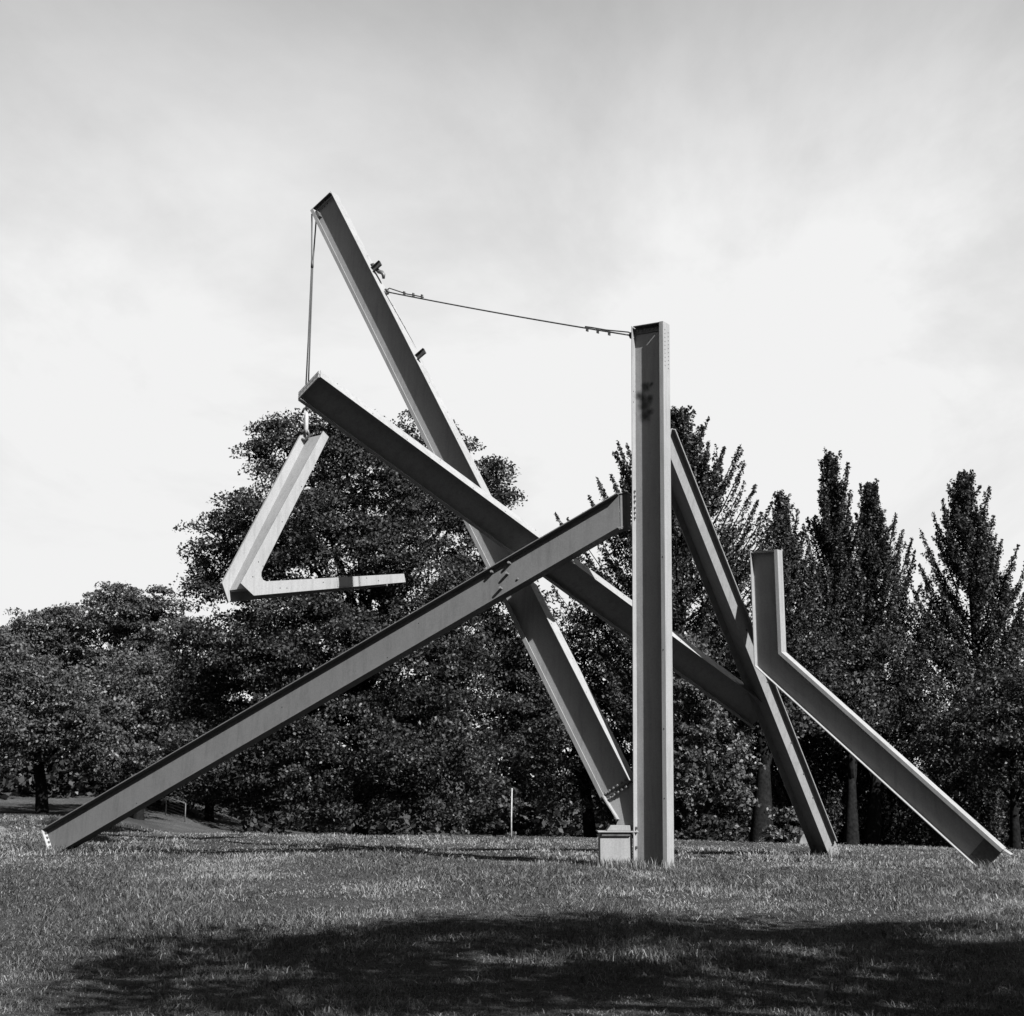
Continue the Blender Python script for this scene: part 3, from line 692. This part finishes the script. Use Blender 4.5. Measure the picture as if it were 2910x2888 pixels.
shoot_tree('poplar_tree', 'wide pointed tree at the far right with feathery side shoots', WOOD, (21.2, 66.0), 18.2,
    [(0.0, 3.8), (0.3, 4.6), (0.5, 4.4), (0.63, 3.5), (0.72, 2.5), (0.79, 1.8), (0.85, 1.25), (0.91, 0.7), (1.0, 0.12)], 0.072, 280, up=0.85, shoot_len=1.6, dens=60,
    tips=[(-0.13, 0.00), (0.23, -0.17), (-0.80, -0.61), (-1.63, -1.94), (-1.29, -1.78), (-2.24, -2.77), (-1.33, -1.44), (0.78, -0.90), (0.86, -1.61), (0.98, -2.19), (1.00, -3.02), (1.39, -4.18), (1.56, -4.68), (1.89, -5.10), (2.64, -5.59), (-2.37, -4.52)])
broad_tree('dark_tree', 'dark leafy tree seen between the leaning beam and column', WOOD, (3.4, 64.5),
    [(3.19, 64.0, 6.64, 2.23, 3.5), (2.54, 64.0, 2.81, 2.38, 2.38), (4.7, 64.0, 3.57, 2.23, 3.02), (0.9, 65, 6.0, 1.9, 3.0)], 0.08, 15, trunk_r=0.3)
broad_tree('dark_tree', 'dark leafy tree below the forked columnar tree', WOOD, (12.9, 61.5, -1.5),
    [(12.6, 63.0, 5.65, 2.35, 2.97), (12.19, 63.0, 3.79, 1.88, 1.6), (10.4, 63.5, 5.2, 2.0, 2.6)], 0.08, 15, trunk_r=0.36)
broad_tree('dark_tree', 'dark leafy tree behind the sloping foot of the bent beam', WOOD, (15.2, 62.5),
    [(16.51, 64.0, 6.0, 2.7, 2.6), (17.64, 64.0, 4.1, 2.38, 1.7), (15.0, 64.0, 4.4, 2.0, 1.8)], 0.08, 15, trunk_r=0.36)
broad_tree('dark_tree', 'darkest leafy tree at the right picture edge', WOOD, (19.9, 58.5),
    [(19.56, 58.0, 4.35, 2.16, 2.45), (18.51, 59.0, 3.3, 2.2, 1.5), (20.8, 58.0, 3.2, 1.6, 1.5), (21.3, 59, 5.2, 2.0, 2.4)], 0.08, 15, trunk_r=0.22)
broad_tree('pale_tree', 'sunlit pale-leaved young tree just right of the column', WOOD, (7.1, 53.0),
    [(6.86, 53.0, 4.5, 1.45, 1.45), (7.72, 53.0, 2.85, 1.18, 1.18), (6.43, 53.0, 2.22, 1.18, 1.18), (7.93, 53.0, 1.35, 0.92, 0.79), (6.51, 53.0, 6.03, 1.18, 1.32)], 0.085, 26, mat='leaf_light', trunk_r=0.12, cl_r=0.42, per=46)
def bush(label, base, lobes, leaf=0.08, mat='leaf_light', dens=30):
    return broad_tree('bush', label, 'bushes along the wood edge', base, lobes, leaf, dens, mat=mat, trunk_r=0.05, cat='bush', cl_r=0.3, per=46)
bush('bushy shrub beside the thin white pole', (-0.6, 50.0), [(-0.54, 50.0, 1.13, 0.87, 0.87), (-0.9, 50.0, 0.2, 0.9, 0.7)], mat='leaf')
bush('small leafy bush beside the stone arch', (9.6, 51.5), [(9.73, 52.0, 0.36, 0.77, 0.77), (9.3, 52, -0.3, 0.6, 0.5)])
bush('low bush at the wood edge right of the column foot', (6.6, 50.0), [(6.01, 50.0, -0.17, 0.62, 0.45), (6.96, 50.0, 0.04, 0.85, 0.7)], mat='leaf')
# bare trunks standing under the canopy on the right
def trunk_only(label, x, y, r, h, lobes):
    return broad_tree('canopy_tree', label, WOOD, (x, y), lobes, 0.095, 12, trunk_r=r)
trunk_only('thick dark trunk left of the back leg foot with leaves above', 9.53, 56.5, 0.48, 8, [(9.6, 57.5, 5.6, 2.0, 1.7), (10.6, 57.5, 4.2, 1.4, 1.0)])
trunk_only('slim dark trunk right of the back leg with leaves above', 13.76, 60.0, 0.33, 8, [(13.8, 60.5, 5.0, 1.8, 1.5), (14.6, 61, 4.0, 1.4, 1.0)])
# distant wood that closes the view under the canopy
far_root_c, far_s, far_t = [], [], []
for i in range(150):
    x = -75 + i * 1.05 + rng.normal() * 0.6; y = 98 + rng.normal() * 4 + 0.05 * abs(x)
    h = 6.0 + 2.2 * math.sin(i * 0.7) * rng.random() + (3.0 if -24 < x < 6 else 0); g0 = float(ground(x, y)); n = 800
    d = rng.normal(size=(n, 3)); d /= np.linalg.norm(d, axis=1)[:, None]
    p = A(x, y, g0 + h * 0.42) + d * (0.7 + 0.35 * rng.random((n, 1))) * A(2.4, 2.0, h * 0.55)
    far_root_c.append(p); far_s.append(0.26 * (0.6 + 0.7 * rng.random(n))); far_t.append(rng.random() * 0.5 + 0.5 * rng.random(n))
fw = leaf_mesh('distant_wood', np.concatenate(far_root_c), np.concatenate(far_s), 'leaf', None, np.concatenate(far_t))
tag(fw, 'low belt of distant woodland seen under the trees', 'woodland', kind='stuff')
# added ring of unseen tall trees, keeps low sky light off the webs
ring_c, ring_s, ring_t = [], [], []
RING = [(-58, 104), (-48, 84), (-40, 62), (-33, 44), (-29, 28), (-27, 12), (-24, -2), (-17, -13), (-5, -17), (9, -19), (22, -17), (33, -8), (38, 8), (39, 26), (38, 44), (40, 62), (46, 88)]
for k in range(len(RING) - 1):
    (xa, ya), (xb, yb) = RING[k], RING[k + 1]
    for t in np.linspace(0, 1, 4)[:-1]:
        x = xa + (xb - xa) * t + rng.normal() * 1.2; y = ya + (yb - ya) * t + rng.normal() * 1.2
        h = 19 + 4 * rng.random(); g0 = float(ground(x, y)); n = 1100
        d = rng.normal(size=(n, 3)); d /= np.linalg.norm(d, axis=1)[:, None]
        ring_c.append(A(x, y, g0 + h * 0.52) + d * (0.65 + 0.4 * rng.random((n, 1))) * A(4.6, 4.6, h * 0.52)); ring_s.append(0.55 * (0.6 + 0.7 * rng.random(n))); ring_t.append(rng.random(n))
rw = leaf_mesh('sky_blocker_trees', np.concatenate(ring_c), np.concatenate(ring_s), 'leaf', None, np.concatenate(ring_t))
tag(rw, 'added ring of unseen tall trees that blocks low sky light', 'woodland', kind='stuff')
# shade tree to the right of the photographer, outside the picture, whose shadow lies over the foreground
broad_tree('shade_tree', 'big tree outside the picture whose shadow darkens the near grass', WOOD, (8.6, 4.4),
    [(4.05, 6.70, 8.7, 1.75, 1.4), (5.55, 8.20, 9.1, 1.75, 1.4), (7.55, 8.70, 9.5, 1.75, 1.4), (9.55, 8.20, 8.7, 1.75, 1.4), (11.00, 7.20, 9.1, 1.75, 1.4), (6.55, 5.70, 9.5, 1.75, 1.4), (9.00, 5.20, 8.7, 1.75, 1.4), (4.50, 4.20, 9.1, 1.75, 1.4), (7.50, 3.20, 9.5, 1.75, 1.4), (11.00, 4.70, 8.7, 1.75, 1.4), (12.40, 6.40, 9.1, 1.75, 1.4), (6.40, 9.10, 9.2, 1.2, 0.9), (8.90, 9.40, 8.8, 1.2, 0.9), (3.60, 7.70, 8.6, 1.1, 0.9), (5.0, 9.4, 9.0, 1.0, 0.7), (10.6, 9.2, 9.0, 1.1, 0.8), (7.6, 10.0, 9.0, 0.9, 0.6)], 0.10, 9, trunk_r=0.3, per=60)

# ------------------------------------------------------------------ grass
GV, GT = [], []
PW = [(rng.normal() * f * 1.5, rng.normal() * f, rng.random() * 6.28, a) for f, a in ((0.35, 1.0), (0.5, 1.0), (0.8, 0.9), (1.2, 0.8), (1.9, 0.7), (2.6, 0.6), (3.6, 0.5), (5.0, 0.45), (7.0, 0.4), (9.0, 0.35))]
def patch(x, y):
    v = 0
    for kx, ky, ph, a in PW: v = v + a * np.sin(kx * x + ky * y + ph + 0.8 * np.sin(0.7 * ky * x - 0.6 * kx * y))
    return np.clip(0.5 + v / 4.2, 0, 1)
def blades(y0, y1, dens, hgt, wid, left=False):
    n0 = int(dens * 0.5 * (y1 * y1 - y0 * y0) * 0.9)
    y = np.sqrt(rng.random(n0) * (y1 * y1 - y0 * y0) + y0 * y0); x = (rng.random(n0) - 0.5) * 0.9 * y
    if left: ok_ = x < -0.17 * y; x, y = x[ok_], y[ok_]; n0 = len(x)
    pt = patch(x, y); keep = rng.random(n0) < 0.5 + 0.5 * pt; x, y, pt = x[keep], y[keep], pt[keep]; n = len(x)
    z = ground(x, y)
    h = hgt * (0.35 + 1.0 * rng.random(n) ** 2) * (0.5 + 1.0 * pt); w = wid * (0.55 + 0.9 * rng.random(n))
    wind = 2.2 * patch(x * 0.6 + 40, y * 0.6 - 13)                    # trodden and combed different ways
    az = wind * 3 + rng.normal(size=n) * 2.2; ln = (0.2 + 2.3 * rng.random(n) ** 1.2) * h
    d = np.stack([np.cos(az), np.sin(az), 0 * az], 1); s = np.stack([-np.sin(az), np.cos(az), 0 * az], 1)
    ra = rng.random(n) * np.pi; s = s * np.cos(ra)[:, None] + d * np.sin(ra)[:, None]
    B_ = np.stack([x, y, z - 0.005], 1)
    m1 = B_ + d * (ln * 0.3)[:, None]; m1[:, 2] += h * 0.62
    t1 = B_ + d * ln[:, None]; t1[:, 2] += h * (0.95 - 0.45 * rng.random(n))
    V = np.stack([B_ - s * w[:, None], B_ + s * w[:, None], m1 + s * (w * 0.75)[:, None], m1 - s * (w * 0.75)[:, None], t1], 1)
    dry = patch(x * 0.8 - 70, y * 0.8 + 25)
    tone = np.clip(0.02 + 0.30 * rng.random(n) + 0.38 * smooth(dry, 0.45, 0.85) + 0.55 * (rng.random(n) < 0.05 + 0.2 * dry), 0, 1)
    GV.append(V); GT.append(tone)
blades(7.5, 13, 2500, 0.066, 0.0030)
blades(13, 20, 1250, 0.066, 0.0040)
blades(20, 30, 560, 0.068, 0.0058)
blades(30, 46, 200, 0.08, 0.0095)
blades(46, 78, 60, 0.10, 0.018, True)
def tuft(cx, cy, rx, ry, n):      # longer unmown grass round the feet
    x = cx + rng.normal(size=n) * rx; y = cy + rng.normal(size=n) * ry; z = ground(x, y); h = 0.10 + 0.14 * rng.random(n) ** 2
    az = rng.random(n) * 6.28; d = np.stack([np.cos(az), np.sin(az), 0 * az], 1); s = np.stack([-np.sin(az), np.cos(az), 0 * az], 1) * 0.006
    B_ = np.stack([x, y, z - 0.005], 1); m1 = B_ + d * (h * 0.12)[:, None]; m1[:, 2] += h * 0.6; t1 = B_ + d * (h * 0.5)[:, None]; t1[:, 2] += h
    GV.append(np.stack([B_ - s, B_ + s, m1 + s * 0.8, m1 - s * 0.8, t1], 1)); GT.append(0.1 + 0.6 * rng.random(n))
tuft(2.6, 27.85, 0.5, 0.16, 420); tuft(2.0, 28.15, 0.35, 0.06, 260); tuft(-9.6, 31.35, 0.35, 0.12, 420); tuft(9.05, 28.1, 0.3, 0.12, 380); tuft(7.3, 34.3, 0.35, 0.15, 360)
V = np.concatenate(GV); T = np.concatenate(GT); n = len(V)
me = bpy.data.meshes.new('grass')
me.vertices.add(5 * n); me.vertices.foreach_set('co', V.astype(np.float32).ravel())
base = (np.arange(n) * 5)[:, None]
li = np.concatenate([base + np.array([[0, 1, 2, 3]]), base + np.array([[3, 2, 4]])], 1).astype(np.int32).ravel()
me.loops.add(7 * n); me.loops.foreach_set('vertex_index', li)
ls = (np.arange(n) * 7)[:, None] + np.array([[0, 4]])
me.polygons.add(2 * n); me.polygons.foreach_set('loop_start', ls.astype(np.int32).ravel())
at = me.attributes.new('tone', 'FLOAT', 'FACE'); at.data.foreach_set('value', np.repeat(T, 2).astype(np.float32))
me.materials.append(M['blade']); me.update(calc_edges=True)
tag(link('grass', me), 'short rough mown grass covering the lawn', 'grass', kind='stuff')

# ------------------------------------------------------------------ fence, pole, arch, litter
def fence(label, pts, h, ppost):
    root = empty('wire_fence', (pts[0][0], pts[0][1], float(ground(*pts[0])))); tag(root, label, 'fence', 'wire fences on the left slope')
    b0 = A(*root.location); rail = []
    n_ = ppost
    for i in range(n_ + 1):
        t = i / n_ * (len(pts) - 1); k_ = min(int(t), len(pts) - 2); f_ = t - k_
        x = pts[k_][0] * (1 - f_) + pts[k_ + 1][0] * f_; y = pts[k_][1] * (1 - f_) + pts[k_ + 1][1] * f_
        p = A(x, y, float(ground(x, y))) - b0
        tube('post', [p + A(0, 0, -0.2), p + A(0, 0, h)], 0.035, 'fence', root, 6); rail.append(p + A(0, 0, h))
    tube('rail', rail, 0.028, 'fence', root, 6)
    for kk in range(1, 6):
        tube('wire', [r_ - A(0, 0, h * kk / 6.2) for r_ in rail], 0.006, 'fence', root, 4)
fence('pale wire fence at the far left behind the bare trunk', [(-37, 101), (-29, 100), (-24.5, 98)], 1.25, 6)
fence('short run of wire fence on the bank under the long sloping beam', [(-22.8, 92), (-19.5, 88)], 1.1, 2)
pole = tube('marker_pole', [A(-0.02, 46.0, float(ground(-0.02, 46)) - 0.3), A(-0.02, 46.0, 0.6), A(0.0, 46.0, 1.49)], [0.024, 0.024, 0.020], 'white')
tag(pole, 'thin white pole standing at the wood edge', 'pole')
# stone arch half hidden behind the foot of the back leg
V_, F_ = [], []; k_ = 14
for j, yy in enumerate((0.0, 0.5)):
    for i in range(k_ + 1):
        a_ = math.pi * i / k_
        for r_ in (0.27, 0.52): V_.append(A(-r_ * math.cos(a_), yy, r_ * math.sin(a_) * 1.0))
nn_ = 2 * (k_ + 1)
for i in range(k_):
    q = [2 * i, 2 * i + 1, 2 * i + 3, 2 * i + 2]
    F_.append(q); F_.append([v + nn_ for v in q][::-1])
    F_.append([2 * i + 1, 2 * i + 3, nn_ + 2 * i + 3, nn_ + 2 * i + 1]); F_.append([2 * i, 2 * i + 2, nn_ + 2 * i + 2, nn_ + 2 * i])
F_ += [[0, 1, nn_ + 1, nn_], [2 * k_, 2 * k_ + 1, nn_ + 2 * k_ + 1, nn_ + 2 * k_]]
arch = mesh('stone_arch', V_, F_, 'concrete', bevel=0.02); arch.location = (9.05, 44.0, float(ground(9.05, 44)) - 0.02)
tag(arch, 'pale rounded stone arch half hidden behind the back leg foot', 'arch')
def flat_leaf(label, x, y, s, mat, cat, name, tilt):
    poly = [(0, -1.3), (0.35, -0.7), (0.5, 0.0), (0.4, 0.6), (0.05, 1.3), (-0.35, 0.7), (-0.45, 0.0), (-0.3, -0.8)]
    v = [A(u * s, w_ * s * 0.35, w_ * s * 0.95 + 0.05 * s * (abs(u) > 0.2)) for u, w_ in poly]; k_ = len(v); th = A(0.0, 0.004, 0.0)
    o_ = mesh(name, v + [p + th for p in v], [list(range(k_)), list(range(k_, 2 * k_))[::-1]] + [[i, (i + 1) % k_, k_ + (i + 1) % k_, k_ + i] for i in range(k_)], mat)
    o_.location = (x, y, float(ground(x, y)) + 0.06 + s * 0.5); o_.rotation_euler = tilt
    return tag(o_, label, cat, 'scraps lying in the grass')
flat_leaf('large pale fallen leaf in the dark near grass at lower right', 2.27, 11.1, 0.06, 'dryleaf', 'leaf', 'fallen_leaf', (0.5, 0.2, 0.4))
flat_leaf('small white paper scrap right of the column foot shade', 2.15, 17.2, 0.035, 'paper', 'litter', 'paper_scrap', (1.0, 0.3, 1.4))
flat_leaf('small white paper scrap in the grass near the left foot', -7.3, 22.6, 0.04, 'paper', 'litter', 'paper_scrap', (1.1, 0.2, 0.6))
flat_leaf('small pale fallen leaf in the left foreground grass', -2.9, 15.1, 0.04, 'dryleaf', 'leaf', 'fallen_leaf', (1.0, 0.5, 2.0))
flat_leaf('small pale fallen leaf low in the middle foreground', -0.75, 10.6, 0.04, 'dryleaf', 'leaf', 'fallen_leaf', (1.1, 0.1, 1.1))
